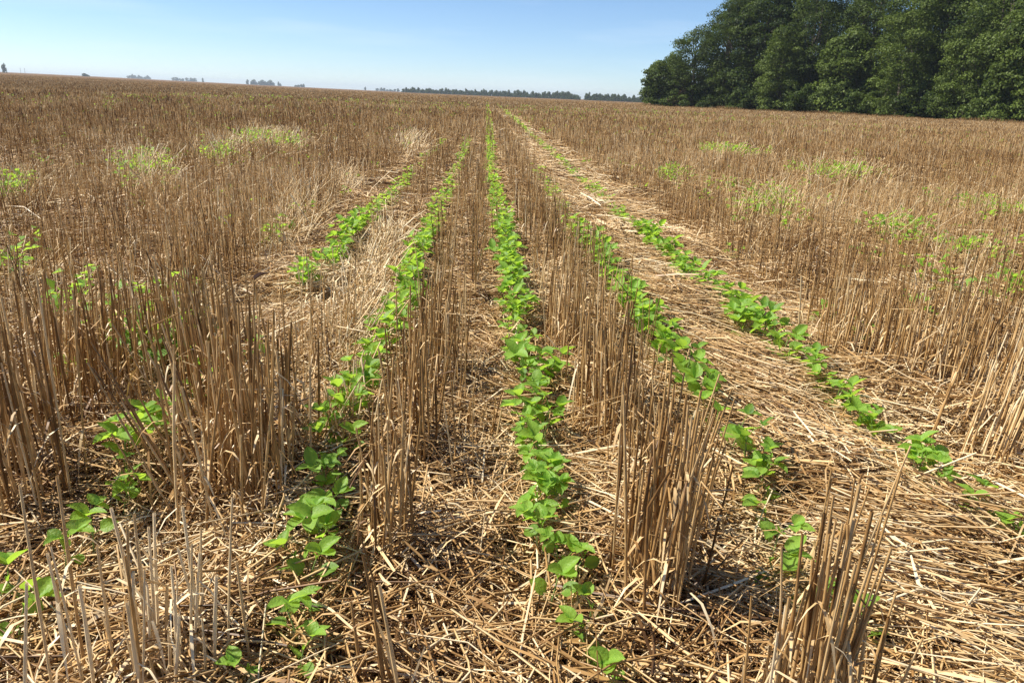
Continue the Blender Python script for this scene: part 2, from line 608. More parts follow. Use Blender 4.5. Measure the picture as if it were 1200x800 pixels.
# ------------------------------------------------------------------ flat straw mat
FX, FY = unproj(1180, 505, .06)
bag = Bag()
for y0, y1 in [(0.55, 1.2), (1.2, 2), (2, 3), (3, 4.5), (4.5, 7), (7, 11), (11, 18), (18, 30), (30, 50)]:
    ym = (y0 + y1) / 2
    f = max(1.0, ym / 3.0)
    x, y = wedge(y0, y1, 8500 * f ** -1.55)
    n = len(x)
    lay = rng.random(n)
    side = np.maximum(sstep(1.5, 1.6, x), 1 - sstep(-1.15, -1.05, x))
    keep = rng.random(n) < (1 - 0.35 * side)
    x, y, lay = x[keep], y[keep], lay[keep]
    n = len(x)
    lod = lodged(x, y)
    L = rng.choice([0.035, 0.07, 0.13, 0.2, 0.28], n, p=[.26, .22, .23, .18, .11]) * rng.uniform(0.7, 1.3, n) * min(f, 2.0) ** 0.6
    # direction: mostly random, combed where the harvester left a windrow
    ang = rng.uniform(0, np.pi, n)
    comb = np.exp(-((x - 0.98) / 0.4) ** 2) * 0.85
    c2 = rng.random(n) < comb
    ang = np.where(c2, R(-32) + 0.35 * wob(x, y, 0.7, 2) + rng.normal(0, 0.28, n), ang)
    fan = np.exp(-((x - FX) / 0.22) ** 2 - ((y - FY) / 0.22) ** 2)
    cf = rng.random(n) < fan * .9
    ang = np.where(cf, R(20) + 1.8 * (y - FY) + rng.normal(0, 0.25, n), ang)
    c3 = rng.random(n) < (0.85 * np.exp(-((x + 0.58) / 0.17) ** 2) * np.exp(-((y - 3.6) / 1.7) ** 2))
    ang = np.where(c3, R(80) + rng.normal(0, 0.4, n), ang)
    th = 0.08 + 0.035 * wob(x, y, 0.35, 5) + .05 * fan + 0.025 * np.exp(-((x - 0.83) / 0.12) ** 2)
    z = gz(x, y) + 0.004 + np.maximum(th, 0.02) * lay ** 1.35
    tilt = rng.normal(0, 0.16, n) + lod * rng.normal(0.15, 0.3, n)
    d = np.stack([np.cos(ang) * np.cos(tilt), np.sin(ang) * np.cos(tilt), np.sin(tilt)], -1)
    c = np.stack([x, y, z], -1)
    P = np.zeros((n, 3, 3))
    P[:, 0] = c - d * (L / 2)[:, None]
    P[:, 2] = c + d * (L / 2)[:, None]
    P[:, 1] = c + rng.normal(0, 0.05, (n, 3)) * L[:, None]
    for i in range(3):
        P[:, i, 2] = np.maximum(P[:, i, 2], gz(P[:, i, 0], P[:, i, 1]) + 0.003)
    if ym > 7:
        P = P[:, [0, 2]]
    k = P.shape[1]
    rad = (0.0009 + 0.0017 * rng.random(n) ** 1.3)[:, None] * np.ones((1, k)) * f ** 0.75
    base = 0.54 + 0.12 * np.exp(-((x - 1.0) / 0.4) ** 2) + 0.2 * lod + 0.34 * c3
    t = np.clip(base + 0.09 * wob(x, y, 0.6, 4) + rng.normal(0, 0.23, n), 0.02, 1.0)
    flat = (rng.random(n) < 0.22) & (ym < 7)
    tubes(bag, P[~flat], rad[~flat], t[~flat])
    if flat.any():
        dd = d[flat]
        sd = np.cross(dd, np.array([[0, 0, 1.0]])) ; sd /= np.linalg.norm(sd, axis=1, keepdims=True)
        sd[:, 2] += rng.normal(0, 0.6, flat.sum()); sd /= np.linalg.norm(sd, axis=1, keepdims=True)
        ribbons(bag, P[flat], rad[flat] * np.array([[1.0, 1.35, 0.7]]), sd, np.clip(t[flat] + 0.08, 0, 1))
# raised bent straws in the lodged places
for (cx, cy, rx, ry), pp_ in zip(PATCH, PATCH_PX):
    if pp_[:2] in NO_RAISE: continue
    ar = 3.1 * rx * ry
    n = int(min(5000, ar * (450 if cx > 0 else 800) * max(1, cy / 5) ** -1.1))
    x, y = patch_xy(cx, cy, rng.normal(0, rx * 0.6, n), rng.normal(0, ry * 0.6, n))
    f = max(1, cy / 5)
    h = rng.uniform(0.1, 0.28, n) * (1.3 if cy > 4.5 else 1.0)
    P = stalk_points(x, y, h, 0.42, 3, lean0=(0.3, -0.2))
    tubes(bag, P, rng.uniform(.0016, .0026, n)[:, None] * np.ones((1, 3)) * f ** 0.85, np.clip(rng.normal(0.74 if cx > 0 else .90, 0.16, n), 0, 1))
sm = bag.build('straw_litter', M_mat)
tag(sm, 'fallen wheat straw and chaff lying thick over the soil', 'straw', kind='stuff')
print('mat verts', len(sm.data.vertices))

# ------------------------------------------------------------------ near clumps of stubble, each a thing
# base px, base py, stalks, spread x, spread y, height, lean x, lean y, tint, label
TUFTS = [
    (300, 585, 120, .055, .10, .40, .00, .00, .42, 'largest brown stubble clump standing left of the first left seedling row'),
    (262, 520, 70, .05, .08, .40, -.05, .0, .42, 'brown stubble clump just behind the largest clump on the left'),
    (215, 610, 14, .05, .05, .42, -.42, .1, .34, 'fan of dark long stalks leaning left across the left seedlings'),
    (40, 610, 34, .04, .06, .46, -.02, .0, .45, 'tall golden stubble clump at the left edge above the nearest left seedlings'),
    (12, 560, 40, .04, .08, .40, .0, .0, .42, 'stubble clump cut by the left edge, behind the tall golden one'),
    (95, 500, 60, .07, .08, .38, .04, .0, .40, 'wide brown stubble clump behind the second left seedling row'),
    (455, 655, 34, .025, .06, .30, .02, .0, .45, 'slim stubble clump between the middle row and the near left seedlings'),
    (480, 545, 46, .03, .07, .33, .0, .0, .42, 'second clump along the strip left of the middle row'),
    (505, 455, 60, .035, .10, .34, .0, .0, .42, 'third clump along the strip left of the middle row'),
    (758, 715, 80, .032, .05, .39, .03, .0, .47, 'tall upright stubble clump nearest the camera right of the middle row'),
    (790, 640, 24, .03, .05, .34, .08, .0, .44, 'thin stubble clump behind the tall one, leaning right'),
    (705, 505, 70, .05, .09, .33, .0, .0, .46, 'thick stubble clump right of the middle row beside its bushy stretch'),
    (665, 420, 60, .05, .10, .33, .0, .0, .46, 'stubble clump farther up the strip right of the middle row'),
    (940, 880, 38, .018, .025, .37, .05, .02, .47, 'tallest bundle of stalks at the bottom edge in the right foreground'),
    (885, 870, 12, .015, .02, .27, .05, .0, .50, 'short stalk bundle at the bottom edge left of the tallest bundle'),
    (1000, 850, 5, .012, .02, .22, .02, .0, .45, 'few short stalks at the bottom edge right of the tallest bundle'),
    (935, 715, 6, .02, .04, .36, .10, .02, .36, 'sparse thin brown stalks rising between the first right row seedlings'),
    (150, 830, 18, .05, .05, .28, .02, .05, .78, 'pale cut stalks standing at the bottom left corner'),
    (215, 805, 18, .045, .04, .24, .05, .03, .80, 'pale stalks beside the bottom left ones, nearer the seedlings'),
    (75, 850, 3, .02, .03, .36, -.10, .08, .62, 'three long pale stalks leaning left by the bottom left corner'),
    (470, 850, 9, .02, .03, .27, -.14, .05, .50, 'slanting bundle of stalks at the bottom edge right of the near left seedlings'),
    (1060, 468, 80, .09, .07, .33, .03, .0, .50, 'dense stubble clump behind the mat of straw on the right'),
    (985, 432, 70, .09, .08, .32, .0, .0, .50, 'dense stubble clump along the second right row, left of the clump behind the mat'),
    (1150, 470, 70, .09, .07, .32, .06, .0, .52, 'dense stubble clump near the right edge above the combed straw'),
    (1190, 560, 130, .09, .09, .31, .22, .10, .58, 'pale clump bent over to the right at the right edge'),
    (225, 440, 90, .08, .08, .36, .0, .0, .40, 'dark stubble clump at the end of the tall left stand'),
    (150, 470, 80, .09, .08, .37, .0, .0, .40, 'dark stubble clump second from the end of the tall left stand'),
    (395, 500, 60, .05, .14, .18, .12, -.3, .84, 'short pale broken stubble between the two left seedling rows'),
    (385, 420, 70, .06, .2, .2, .12, -.35, .86, 'pale flattened stubble farther up between the two left seedling rows'),
    (555, 520, 16, .03, .04, .16, .1, .0, .55, 'few low broken stalks beside the middle row on its left'),
]
for (px, py, n, sx, sy, h0, lx, ly, tn, label) in TUFTS:
    cx, cy = unproj(px, py, 0.0)
    x = rng.normal(0, sx, n); y = rng.normal(0, sy, n)
    h = h0 * np.clip(rng.normal(0.95, 0.12, n), 0.35, 1.2) * rng.choice([1, 1, 1, 1, .6], n)
    base = float(gz(cx, cy))
    P = stalk_points(cx + x, cy + y, h, 0.06, 6, lean0=(lx, ly), kink=0.10)
    P -= np.array([cx, cy, base])
    b = Bag()
    t = np.clip(rng.normal(tn + .06, 0.16, n), 0.03, 1)
    r0 = rng.uniform(.0016, .0029, n)
    tubes(b, P, r0[:, None] * np.array([[1.25, 1.05, .92, 1.22, .9, .88]]), t, sides=5)
    shreds(b, P, 0.9, t)
    shreds(b, P, 0.4, t)
    sheaths(b, P, .6, t)
    sheaths(b, P, .4, t)
    o = b.build('stubble_clump', M_stub)
    o.location = (cx, cy, base)
    tag(o, label, 'stubble clump', 'stubble clumps standing in the foreground')

# single straws that catch the eye: ends in px with heights above the soil
STRAWS = [((185, 470, .17), (330, 600, .03), .55, 'long straw lying slantwise over the seedlings at the left'),
          ((490, 585, .12), (655, 690, .06), .50, 'long thin straw crossing in front of the middle row'),
          ((645, 690, .10), (632, 560, .10), .42, 'short straw standing against the middle row'),
          ((1100, 590, .10), (880, 690, .07), .55, 'long straw crossing the combed mat at the right'),
          ((830, 560, .08), (690, 520, .10), .60, 'pale straw lying behind the tall upright clump'),
          ((70, 515, .14), (230, 545, .12), .62, 'pale straw lying level through the left stubble'),
          ((740, 715, .10), (695, 625, .10), .62, 'pale straw leaning against the nearest tall clump'),
          ((1175, 505, .09), (1010, 455, .06), .72, 'pale straw lying over the edge of the combed mat'),
          ((540, 700, .06), (420, 760, .05), .66, 'pale straw lying on the litter at the bottom centre')]
for a, b_, tn, label in STRAWS:
    A = Vector((*unproj(*a), a[2])); B = Vector((*unproj(*b_), b_[2]))
    P = np.zeros((1, 5, 3))
    for i in range(5):
        t = i / 4
        p = A.lerp(B, t) - A
        P[0, i] = (p.x, p.y, p.z - 0.02 * math.sin(math.pi * t))
    b = Bag()
    tubes(b, P, np.full((1, 5), 0.0019), np.array([tn]), sides=6)
    nd = P[:, 2:3] + (P[:, 3:4] - P[:, 2:3]) * np.array([0, .06])[None, :, None]
    tubes(b, nd, np.full((1, 2), 0.0027), np.array([max(tn - .25, 0)]), sides=6)
    o = b.build('loose_straw', M_mat)
    o.location = A
    tag(o, label, 'straw', 'single straws lying loose')


# ------------------------------------------------------------------ soybean seedlings
def leaflet(L, W, az, el, org, cup=0.25, droop=0.35, nu=7, nv=4, tint=0.3, roll=0.0):
    """ovate blade; returns V, F, T"""
    V = []
    T = []
    for i in range(nu):
        u = i / (nu - 1)
        w = W * 0.5 * (math.sin(math.pi * min(1, u ** 0.76)) ** 0.62 if 0 < u < 1 else 0.02)
        if u == 0: w = W * 0.05
        for j in range(nv + 1):
            v = j / nv * 2 - 1
            x = L * u
            y = w * v
            z = cup * w * abs(v) ** 1.3 - droop * L * u * u + 0.045 * W * math.sin(u * 17 + v * v * 4) * abs(v)
            V.append((x, y, z))
            T.append(tint + (0.22 if abs(v) < 0.1 else 0.0))
    V = np.array(V)
    cr, sr = math.cos(roll), math.sin(roll)
    V = V @ np.array([[1, 0, 0], [0, cr, sr], [0, -sr, cr]])
    ce, se = math.cos(el), math.sin(el)
    V = V @ np.array([[ce, 0, se], [0, 1, 0], [-se, 0, ce]])
    ca, sa = math.cos(az), math.sin(az)
    V = V @ np.array([[ca, sa, 0], [-sa, ca, 0], [0, 0, 1]])
    V = V + np.array(org)
    F = np.array([[i * (nv + 1) + j, i * (nv + 1) + j + 1, (i + 1) * (nv + 1) + j + 1, (i + 1) * (nv + 1) + j] for i in range(nu - 1) for j in range(nv)])
    return V, F, np.array(T)


def tube_path(bag, pts, r0, r1, tint, sides=5):
    P = np.array([pts], float)
    tubes(bag, P, np.linspace(r0, r1, P.shape[1])[None], np.array([tint]), sides)


def link_tree(root, kids):
    COL.objects.link(root)
    for k in kids:
        COL.objects.link(k)


def make_seedling(kind, rs):
    """kinds: 0 first leaf pair only, 1 pair + one trifoliate, 2 pair + two, 3 bushier"""
    root = bpy.data.objects.new('soybean_seedling', None)
    root.empty_display_size = 0.02
    kids = []
    hh = {0: .06, 1: .085, 2: .11, 3: .125}[kind]
    lx, ly = rs.gauss(0, .012), rs.gauss(0, .012)
    b = Bag()
    tube_path(b, [(0, 0, -.01), (lx * .4, ly * .4, hh * .5), (lx, ly, hh)], .0021, .0014, .3)
    # two dry seed leaves low on the stem
    kids.append(b.build('stem', M_stem, parent=root, link=False))
    a0 = rs.uniform(0, math.pi)
    hp = hh * (0.8 if kind == 0 else 0.55)
    for s in (0, 1):
        az = a0 + math.pi * s + rs.gauss(0, .25)
        b = Bag()
        pl = .012 + rs.random() * .008
        o0 = np.array([lx * .6, ly * .6, hp])
        tip = o0 + np.array([math.cos(az) * pl, math.sin(az) * pl, pl * .7])
        tube_path(b, [o0, tip], .0009, .0008, .4, 4)
        b.add(*leaflet(rs.uniform(.038, .048), rs.uniform(.032, .040), az, rs.uniform(.1, 1.1), tip, rs.uniform(.2, .6), rs.uniform(.0, .3),
                       tint=rs.uniform(-.15, .45), roll=rs.gauss(0, .45)))
        kids.append(b.build('leaf', M_leaf, parent=root, link=False))
    nt_ = {0: 0, 1: 1, 2: 2, 3: 4}[kind]
    for q in range(nt_):
        az = a0 + math.pi / 2 + q * 2.4 + rs.gauss(0, .3)
        o0 = np.array([lx, ly, hh * (1 - .12 * (nt_ - 1 - q))])
        pl = rs.uniform(.02, .045)
        tip = o0 + np.array([math.cos(az) * pl * .7, math.sin(az) * pl * .7, pl * .75])
        b = Bag()
        tube_path(b, [o0, (o0 + tip) / 2 + np.array([0, 0, .003]), tip], .0009, .0007, .4, 4)
        sz = rs.uniform(.8, 1.1) * (0.75 if q == nt_ - 1 and kind > 1 else 1.0)
        tt = rs.uniform(-.1, .6)
        for da in (-1.35, 0, 1.35):
            b.add(*leaflet(.046 * sz * rs.uniform(.9, 1.1), 0.033 * sz * rs.uniform(.9, 1.1), az + da + rs.gauss(0, .12), rs.uniform(.05, .95), tip + np.array([0, 0, .001]),
                           rs.uniform(.2, .65), rs.uniform(.05, .4), tint=tt + rs.uniform(-.08, .08), roll=rs.gauss(0, .3)))
        kids.append(b.build('leaf', M_leaf, parent=root, link=False))
    # the folded bud at the tip
    b = Bag()
    b.add(*leaflet(.016, .007, a0, 1.2, (lx, ly, hh), .8, .1, tint=.7))
    b.add(*leaflet(.013, .006, a0 + 2.5, 1.1, (lx, ly, hh), .8, .1, tint=.7))
    kids.append(b.build('bud', M_leaf, parent=root, link=False))
    return root, kids


rs = random.Random(21)
PROTO = [make_seedling(k, rs) for k in (0, 0, 1, 1, 1, 2, 2, 2, 3, 3)]
LOOK = ['small two-leaved', 'low two-leaved', 'young three-leaved', 'upright three-leaved', 'light green', 'leafy', 'leafy upright', 'leafy spreading', 'bushy', 'bushy bright green']
used = set()


def put_seedling(pi, x, y, rz, sc, tx, ty, label, group):
    root, kids = PROTO[pi]
    if pi not in used:
        used.add(pi)
        r = root
        COL.objects.link(r)
        for k in kids:
            COL.objects.link(k)
    else:
        r = root.copy(); COL.objects.link(r)
        for k in kids:
            c = k.copy(); c.parent = r; COL.objects.link(c)
    r.location = (x, y, float(gz(x, y)) + 0.022)
    r.rotation_euler = (tx, ty, rz)
    r.scale = (sc, sc, sc)
    tag(r, label, 'seedling', group)


# how far each row goes as single plants, and its gaps (y from, y to)
cand = []
for k in ROWS:
    y = ROWS[k][0, 1] + (.03 if k in ('middle', 'left1', 'left2') else -.03)
    gaps = {'left1': [], 'left2': [(2.15, 3.0)], 'right1': [], 'right2': [], 'middle': []}[k]
    i = 0
    while y < 8:
        step = rs.uniform(.03, .075) * (.8 if k == 'middle' and y < 2 else 1.0) * {'right1': 1.35, 'left1': 1.15, 'left2': 1.2}.get(k, 1.0)
        if k in ('right2', 'right1') and y < 2.0: step *= 1.25
        if k == 'left2' and y < 2.2: step *= 1.3
        if not any(a < y < b for a, b in gaps):
            cand.append([k, y])
        y += step
near = {}
lim = {'middle': 5.8, 'right1': 4.6, 'right2': 5.8, 'left1': 5.0, 'left2': 5.5}
n_things = 0
far_start = {}
for k in ROWS:
    ys = [c[1] for c in cand if c[0] == k and c[1] < lim[k]]
    near[k] = ys
counts = sum(len(v) for v in near.values())
while counts > 298:      # keep the nearest ones
    kk = max(near, key=lambda q: near[q][-1])
    near[kk].pop(); counts -= 1
for k, ys in near.items():
    for i, y in enumerate(ys):
        x = float(row_x(k, y)) + rs.gauss(0, .014)
        if i < 3 or rs.random() < .18: pi = rs.choice([2, 3, 4, 5, 6])
        else: pi = rs.choice([2, 4, 5, 6, 7, 8, 9, 8, 9])
        if k == 'middle' and i == 0: pi = 2
        sc = rs.uniform(.72, 1.04) * (1.0 if k != 'right1' else 1.1)
        sc *= 1.0 + 0.1 * sstep(1.5, 3, y) - .1 * (y < 1.5)
        lab = '%s seedling, %s from the near end of %s' % (LOOK[pi], ordinal(i + 1), ROW_TEXT[k])
        put_seedling(pi, x, y, rs.uniform(0, 6.28), sc, rs.gauss(0, .12), rs.gauss(0, .12), lab, 'soybean seedlings in rows')
    far_start[k] = ys[-1] + .05
print('seedlings', counts, {k: round(v, 2) for k, v in far_start.items()})
for i, (r_, ks_) in enumerate(PROTO):
    if i not in used:
        for q in ks_: bpy.data.objects.remove(q)
        bpy.data.objects.remove(r_)

# the rest of the seedlings, small in the distance, as one mass
bag = Bag()


def simple_plants(x, y, sc, nl=9, z0=0.0):
    n = len(x)
    for q in range(nl):
        az = rng.uniform(0, 2 * np.pi, n)
        rr = rng.uniform(.0, .058, n) * sc
        c = np.stack([x + np.cos(az) * rr, y + np.sin(az) * rr, gz(x, y) + rng.uniform(.06, .15, n) * sc + z0], -1)
        az2 = az + rng.normal(0, .6, n)
        el = rng.normal(.15, .35, n)
        L = rng.uniform(.035, .055, n) * sc
        W = L * .36
        d = np.stack([np.cos(az2) * np.cos(el), np.sin(az2) * np.cos(el), np.sin(el)], -1)
        s = np.stack([-np.sin(az2), np.cos(az2), rng.normal(0, .3, n)], -1)
        m = c + d * (L * .45)[:, None]
        up = np.array([[0, 0, 1.0]]) * (W * .4)[:, None]
        V = np.stack([c, m + s * W[:, None] + up, c + d * L[:, None] - up, m - s * W[:, None] + up], 1)
        F = (np.arange(n) * 4)[:, None] + np.array([[0, 1, 2, 3]])
        bag.add(V.reshape(-1, 3), F, np.repeat(np.clip(rng.normal(.35, .2, n), 0, 1), 4))


for k in ROWS:
    y = [far_start[k]]
    end = {'middle': 85, 'right2': 75, 'left1': 16, 'left2': 14, 'right1': 9}[k]
    while y[-1] < end:
        y.append(y[-1] + rng.uniform(.03, .065) * max(1, y[-1] / 12))
    y = np.array(y)
    keep = rng.random(len(y)) < ((0.93 if k in ('middle', 'right2') else .75) * (0.85 + .4 * wob(y * 0, y, 1.5, 8)))
    if k == 'middle': keep[:] = True
    if k in ('middle', 'right2'): keep = rng.random(len(y)) < np.clip(1.0 - y / 42, .16, .9) * (.95 + .25 * wob(y * 0 + len(k), y, 1.2, 8))
    if k in ('left1', 'left2', 'right1'): keep &= rng.random(len(y)) < np.clip(1.5 - y / 11, .15, .85)
    y = y[keep]
    x = row_x(k, y) + rng.normal(0, .02, len(y))
    simple_plants(x, y, np.clip((y / 15) ** .5, .98, 1.55) * rng.uniform(.65, 1.08, len(x)))
# outer rows, mostly hidden by the stubble and open in the lodged places
for side, ks in ((-1, range(3, 46)), (1, range(3, 52))):
    for j in ks:
        X0 = (ROW_X['right2'] if side > 0 else ROW_X['left2']) + side * SP * (j - 2)
        y0 = max(1.2, abs(X0) / .9)
        y = [y0]
        while y[-1] < 60:
            y.append(y[-1] + rng.uniform(.06, .14) * max(1, y[-1] / 7))
        y = np.array(y)
        x = X0 + rng.normal(0, .03, len(y)) + .05 * wob(y * 0 + X0, y, 3, 1)
        lo = lodged(x, y)
        keep = rng.random(len(y)) < (.10 + .45 * lo ** 2)
        if keep.any():
            x, y, lo = x[keep], y[keep], lo[keep]
            simple_plants(x, y, np.maximum(1, (y / 12) ** .5) * (.9 + .3 * lo))
# thick low green in the lodged patches
for cx, cy, rx, ry in PATCH[:4] + PATCH[7:11] + PATCH[12:18] + PATCH[21:22] + PATCH[18:19]:
    n = int(min(130, 60 * rx * ry + 8)) if rx > .15 else 4
    x, y = patch_xy(cx, cy, rng.normal(0, rx * .55, n), rng.normal(0, ry * .4, n))
    simple_plants(x, y, np.full(n, 1.05 * max(1, (cy / 10) ** .4)), z0=.05)
sf = bag.build('distant_seedlings', M_leaf)
tag(sf, 'green soybean seedlings in far rows and among lodged straw', 'seedlings', kind='stuff')
print('far plants verts', len(sf.data.vertices))

# a curled dead leaf caught on the stubble
b = Bag()
b.add(*leaflet(.05, .022, .6, .7, (0, 0, 0), .9, .3, tint=.1))
dl = b.build('dead_leaf', straw_material('dead_leaf_brown', [(0, (0.05, 0.02, 0.012)), (1, (0.12, 0.06, 0.035))], .1))
dx, dy = unproj(297, 330, .34)
dl.location = (dx, dy, .34)
tag(dl, 'curled dark brown leaf caught on stubble tips above the left clump', 'leaf')


# ------------------------------------------------------------------ trees
def leaf_cards(bag, C, Nrm, size, tint):
    """small folded leaf sprays at C facing Nrm"""
    n = len(C)
    Nrm = Nrm / (np.linalg.norm(Nrm, axis=1, keepdims=True) + 1e-9)
    r = rng.normal(0, 1, (n, 3))
    u = np.cross(Nrm, r); u /= np.linalg.norm(u, axis=1, keepdims=True) + 1e-9
    v = np.cross(Nrm, u)
    s = size[:, None]
    fold = Nrm * s * .28
    V = np.stack([C - u * s * .6, C + v * s * .42 + fold, C + u * s * .6, C - v * s * .42 + fold], 1).reshape(-1, 3)
    F = (np.arange(n) * 4)[:, None] + np.array([[0, 1, 2, 3]])
    bag.add(V, F, np.repeat(tint, 4))


def make_tree(x, y, height, rad, n_leaf, label, group, name='broadleaf_tree', low=0.03, card=.33, lobes=55, tintm=.35, shape=1.0, mat=None, cat='tree'):
    z0 = float(gz(x, y))
    root = bpy.data.objects.new(name, None)
    COL.objects.link(root)
    root.location = (x, y, z0)
    # trunk with limbs
    b = Bag()
    th = height * .72
    tr = height * .016 + .04
    pts = [(rng.normal(0, .015) * height * t, rng.normal(0, .015) * height * t, th * t - .1) for t in np.linspace(0, 1, 6)]
    tube_path(b, pts, tr, tr * .25, .5, 8)
    cz = height * (.5 + low / 2)
    hz = height * (.5 - low / 2)
    # crown lobes on an egg shaped envelope
    u = rng.normal(0, 1, (lobes, 3)); u /= np.linalg.norm(u, axis=1, keepdims=True)
    fr = rng.uniform(.62, .98, lobes)
    zc = u[:, 2] * fr
    prof = np.where(zc < 0, 1.0 - .12 * zc ** 2, 1 - .25 * zc * shape)
    LC = np.stack([u[:, 0] * fr * rad * prof * .88, u[:, 1] * fr * rad * prof * .88, cz + zc * hz * .9], -1)
    # fill the skirt down to the ground
    sk = lobes // 3
    a = rng.uniform(0, 2 * np.pi, sk)
    LC[:sk] = np.stack([np.cos(a) * rad * .8 * rng.uniform(.7, 1, sk), np.sin(a) * rad * .8 * rng.uniform(.7, 1, sk), height * (low + rng.uniform(.0, .28, sk))], -1)
    lr = rad * rng.uniform(.16, .34, lobes)
    for i in range(0, lobes, 5):
        s0 = np.array(pts[rng.integers(1, 5)])
        e = LC[i]
        tube_path(b, [s0, (s0 + e) / 2 + np.array([0, 0, .08 * height * .3]), e], tr * .35, tr * .08, .5, 5)
    b.build('trunk', M_bark, parent=root)
    # leaves
    b = Bag()
    li = rng.integers(0, lobes, n_leaf)
    d = rng.normal(0, 1, (n_leaf, 3)); d[:, 2] = np.where(rng.random(n_leaf) < .7, np.abs(d[:, 2]), d[:, 2])
    d /= np.linalg.norm(d, axis=1, keepdims=True)
    q = rng.uniform(.55, 1.0, n_leaf) ** .6
    q *= 1 + .18 * rng.normal(0, 1, n_leaf) * (rng.random(n_leaf) < .3)
    C = LC[li] + d * (lr[li] * q)[:, None] * np.array([1.1, 1.1, .8])
    C[:, 2] = np.maximum(C[:, 2], .15)
    ncore = n_leaf // 6
    cu = rng.normal(0, 1, (ncore, 3)); cu /= np.linalg.norm(cu, axis=1, keepdims=True)
    C[:ncore] = cu * rng.uniform(.2, .85, ncore)[:, None] ** .6 * np.array([rad * .85, rad * .85, hz * .9]) + np.array([0, 0, cz])
    nm = d + rng.normal(0, .55, (n_leaf, 3))
    ltint = rng.normal(tintm, .14, lobes)
    t = np.clip(ltint[li] + rng.normal(0, .12, n_leaf), 0, 1)
    leaf_cards(b, C, nm, card * rng.uniform(.6, 1.35, n_leaf), t)
    b.build('crown', mat or M_tree, parent=root)
    tag(root, label, cat, group)
    return root


def at_px(px, dist, dz=0.0):
    """ground point in the direction of a picture column at the horizon, dist metres away"""
    py = 111.5 + (px - 560) * 0.041
    d = cam_rot @ Vector(((px - 600) / FPX, -(py - 400) / FPX, -1.0))
    l = math.hypot(d.x, d.y)
    return d.x / l * dist, d.y / l * dist


G_W = 'trees of the wood at the field edge'
# px column, distance, height m, crown radius m, label
WOOD = [
    (780, 151, 9.5, 4.9, 'low rounded tree at the far left tip of the wood'),
    (810, 148, 15.0, 5.4, 'second tree from the left tip of the wood, stepping up from the lowest'),
    (846, 146, 20.5, 5.6, 'third tree from the left tip of the wood, its top near the frame edge'),
    (885, 142, 24, 6.0, 'dark tall tree of the wood front, fourth from its left tip'),
    (912, 135, 14, 4.6, 'light green lower tree bulging from the wood front left of its middle'),
    (945, 137, 23, 6.0, 'tall tree of the wood front, right behind the light green bulging tree'),
    (985, 130, 13, 5.0, 'lower spreading tree with drooping sprays at the middle of the wood front'),
    (1012, 134, 24, 6.2, 'tall tree in the middle of the wood front'),
    (1050, 124, 17, 5.6, 'bright leafy mid-height tree of the wood front right of its middle'),
    (1088, 128, 23, 6.0, 'tall dark tree between the bright mid-height tree and the right edge'),
    (1128, 119, 14, 5.0, 'lower tree with pale broad leaves at the foot of the wood on the right'),
    (1155, 122, 23, 6.0, 'tall tree with layered sprays close to the right edge'),
    (1195, 114, 15, 5.2, 'lower tree of the wood front cut by the right edge'),
    (1235, 116, 22, 6.0, 'tall tree of the wood cut by the right edge of the picture'),
    (868, 156, 25, 6.8, 'tall tree in the second rank of the wood, behind the third'),
    (925, 152, 27, 7.0, 'tall tree in the second rank left of the middle of the wood'),
    (985, 150, 28, 7.0, 'tall tree in the second rank at the middle of the wood'),
    (1050, 143, 28, 7.0, 'tall tree in the second rank behind the bright leafy tree'),
    (1120, 138, 28, 7.0, 'tall tree in the second rank on the right of the wood'),
    (1185, 134, 27, 7.0, 'tall tree in the second rank nearest the right edge'),
]
for i, (px, ds, hh, rd, lab) in enumerate(WOOD):
    x, y = at_px(px, ds)
    lowt = hh < 18
    make_tree(x, y, hh, rd, 38000 if not lowt else 26000, lab, G_W, card=.21 if i % 3 else .29, lobes=120 if not lowt else 85,
              tintm=[.38, .30, .22, .14, .62, .22, .55, .2, .65, .18, .52, .5, .55, .4, .2, .3, .22, .26, .25, .3][i], low=.02)
# undergrowth bushes along the foot
for i, (px, ds, hh, rd, lab, mat, tm) in enumerate([
    (795, 147, 3.2, 2.0, 'dry brown bush at the foot of the left tip of the wood', 'dry', .4),
    (830, 144, 2.6, 2.6, 'dark bush at the foot of the second and third trees', None, .25),
    (872, 138, 4.0, 3.2, 'dark green bush at the foot of the tall fourth tree', None, .2),
    (940, 131, 4.5, 3.4, 'dark bush left of the middle of the wood front', None, .22),
    (1010, 126, 4.5, 3.4, 'dark bush at the middle of the wood front', None, .3),
    (1075, 120, 4.5, 3.4, 'dark bush under the tall dark tree of the wood front', None, .2),
    (1160, 114, 4.0, 3.4, 'broad leaved bush at the foot of the wood near the right edge', None, .4)]):
    x, y = at_px(px, ds)
    make_tree(x, y, hh, rd, 4000, lab, 'bushes at the foot of the wood', name='bush', card=.26, lobes=26, low=.0, tintm=tm,
              mat=M_drybush if mat else None, cat='bush')

for px, ds, lab in ((842, 158, 'dim bush deep in the wood behind its third tree'), (900, 150, 'dim bush deep in the wood behind the fourth tree'),
                    (960, 145, 'dim bush deep in the wood left of its middle'), (1020, 141, 'dim bush deep in the wood at its middle'),
                    (1080, 136, 'dim bush deep in the wood right of its middle'), (1140, 130, 'dim bush deep in the wood towards the right edge'),
                    (1200, 125, 'dim bush deep in the wood at the right edge'), (805, 160, 'dim bush behind the dry brown bush at the left tip')):
    x, y = at_px(px, ds)
    make_tree(x, y, 4.5, 5.5, 5000, lab, 'bushes inside the wood', name='bush', card=.36, lobes=50, low=.0, tintm=.25, cat='bush')

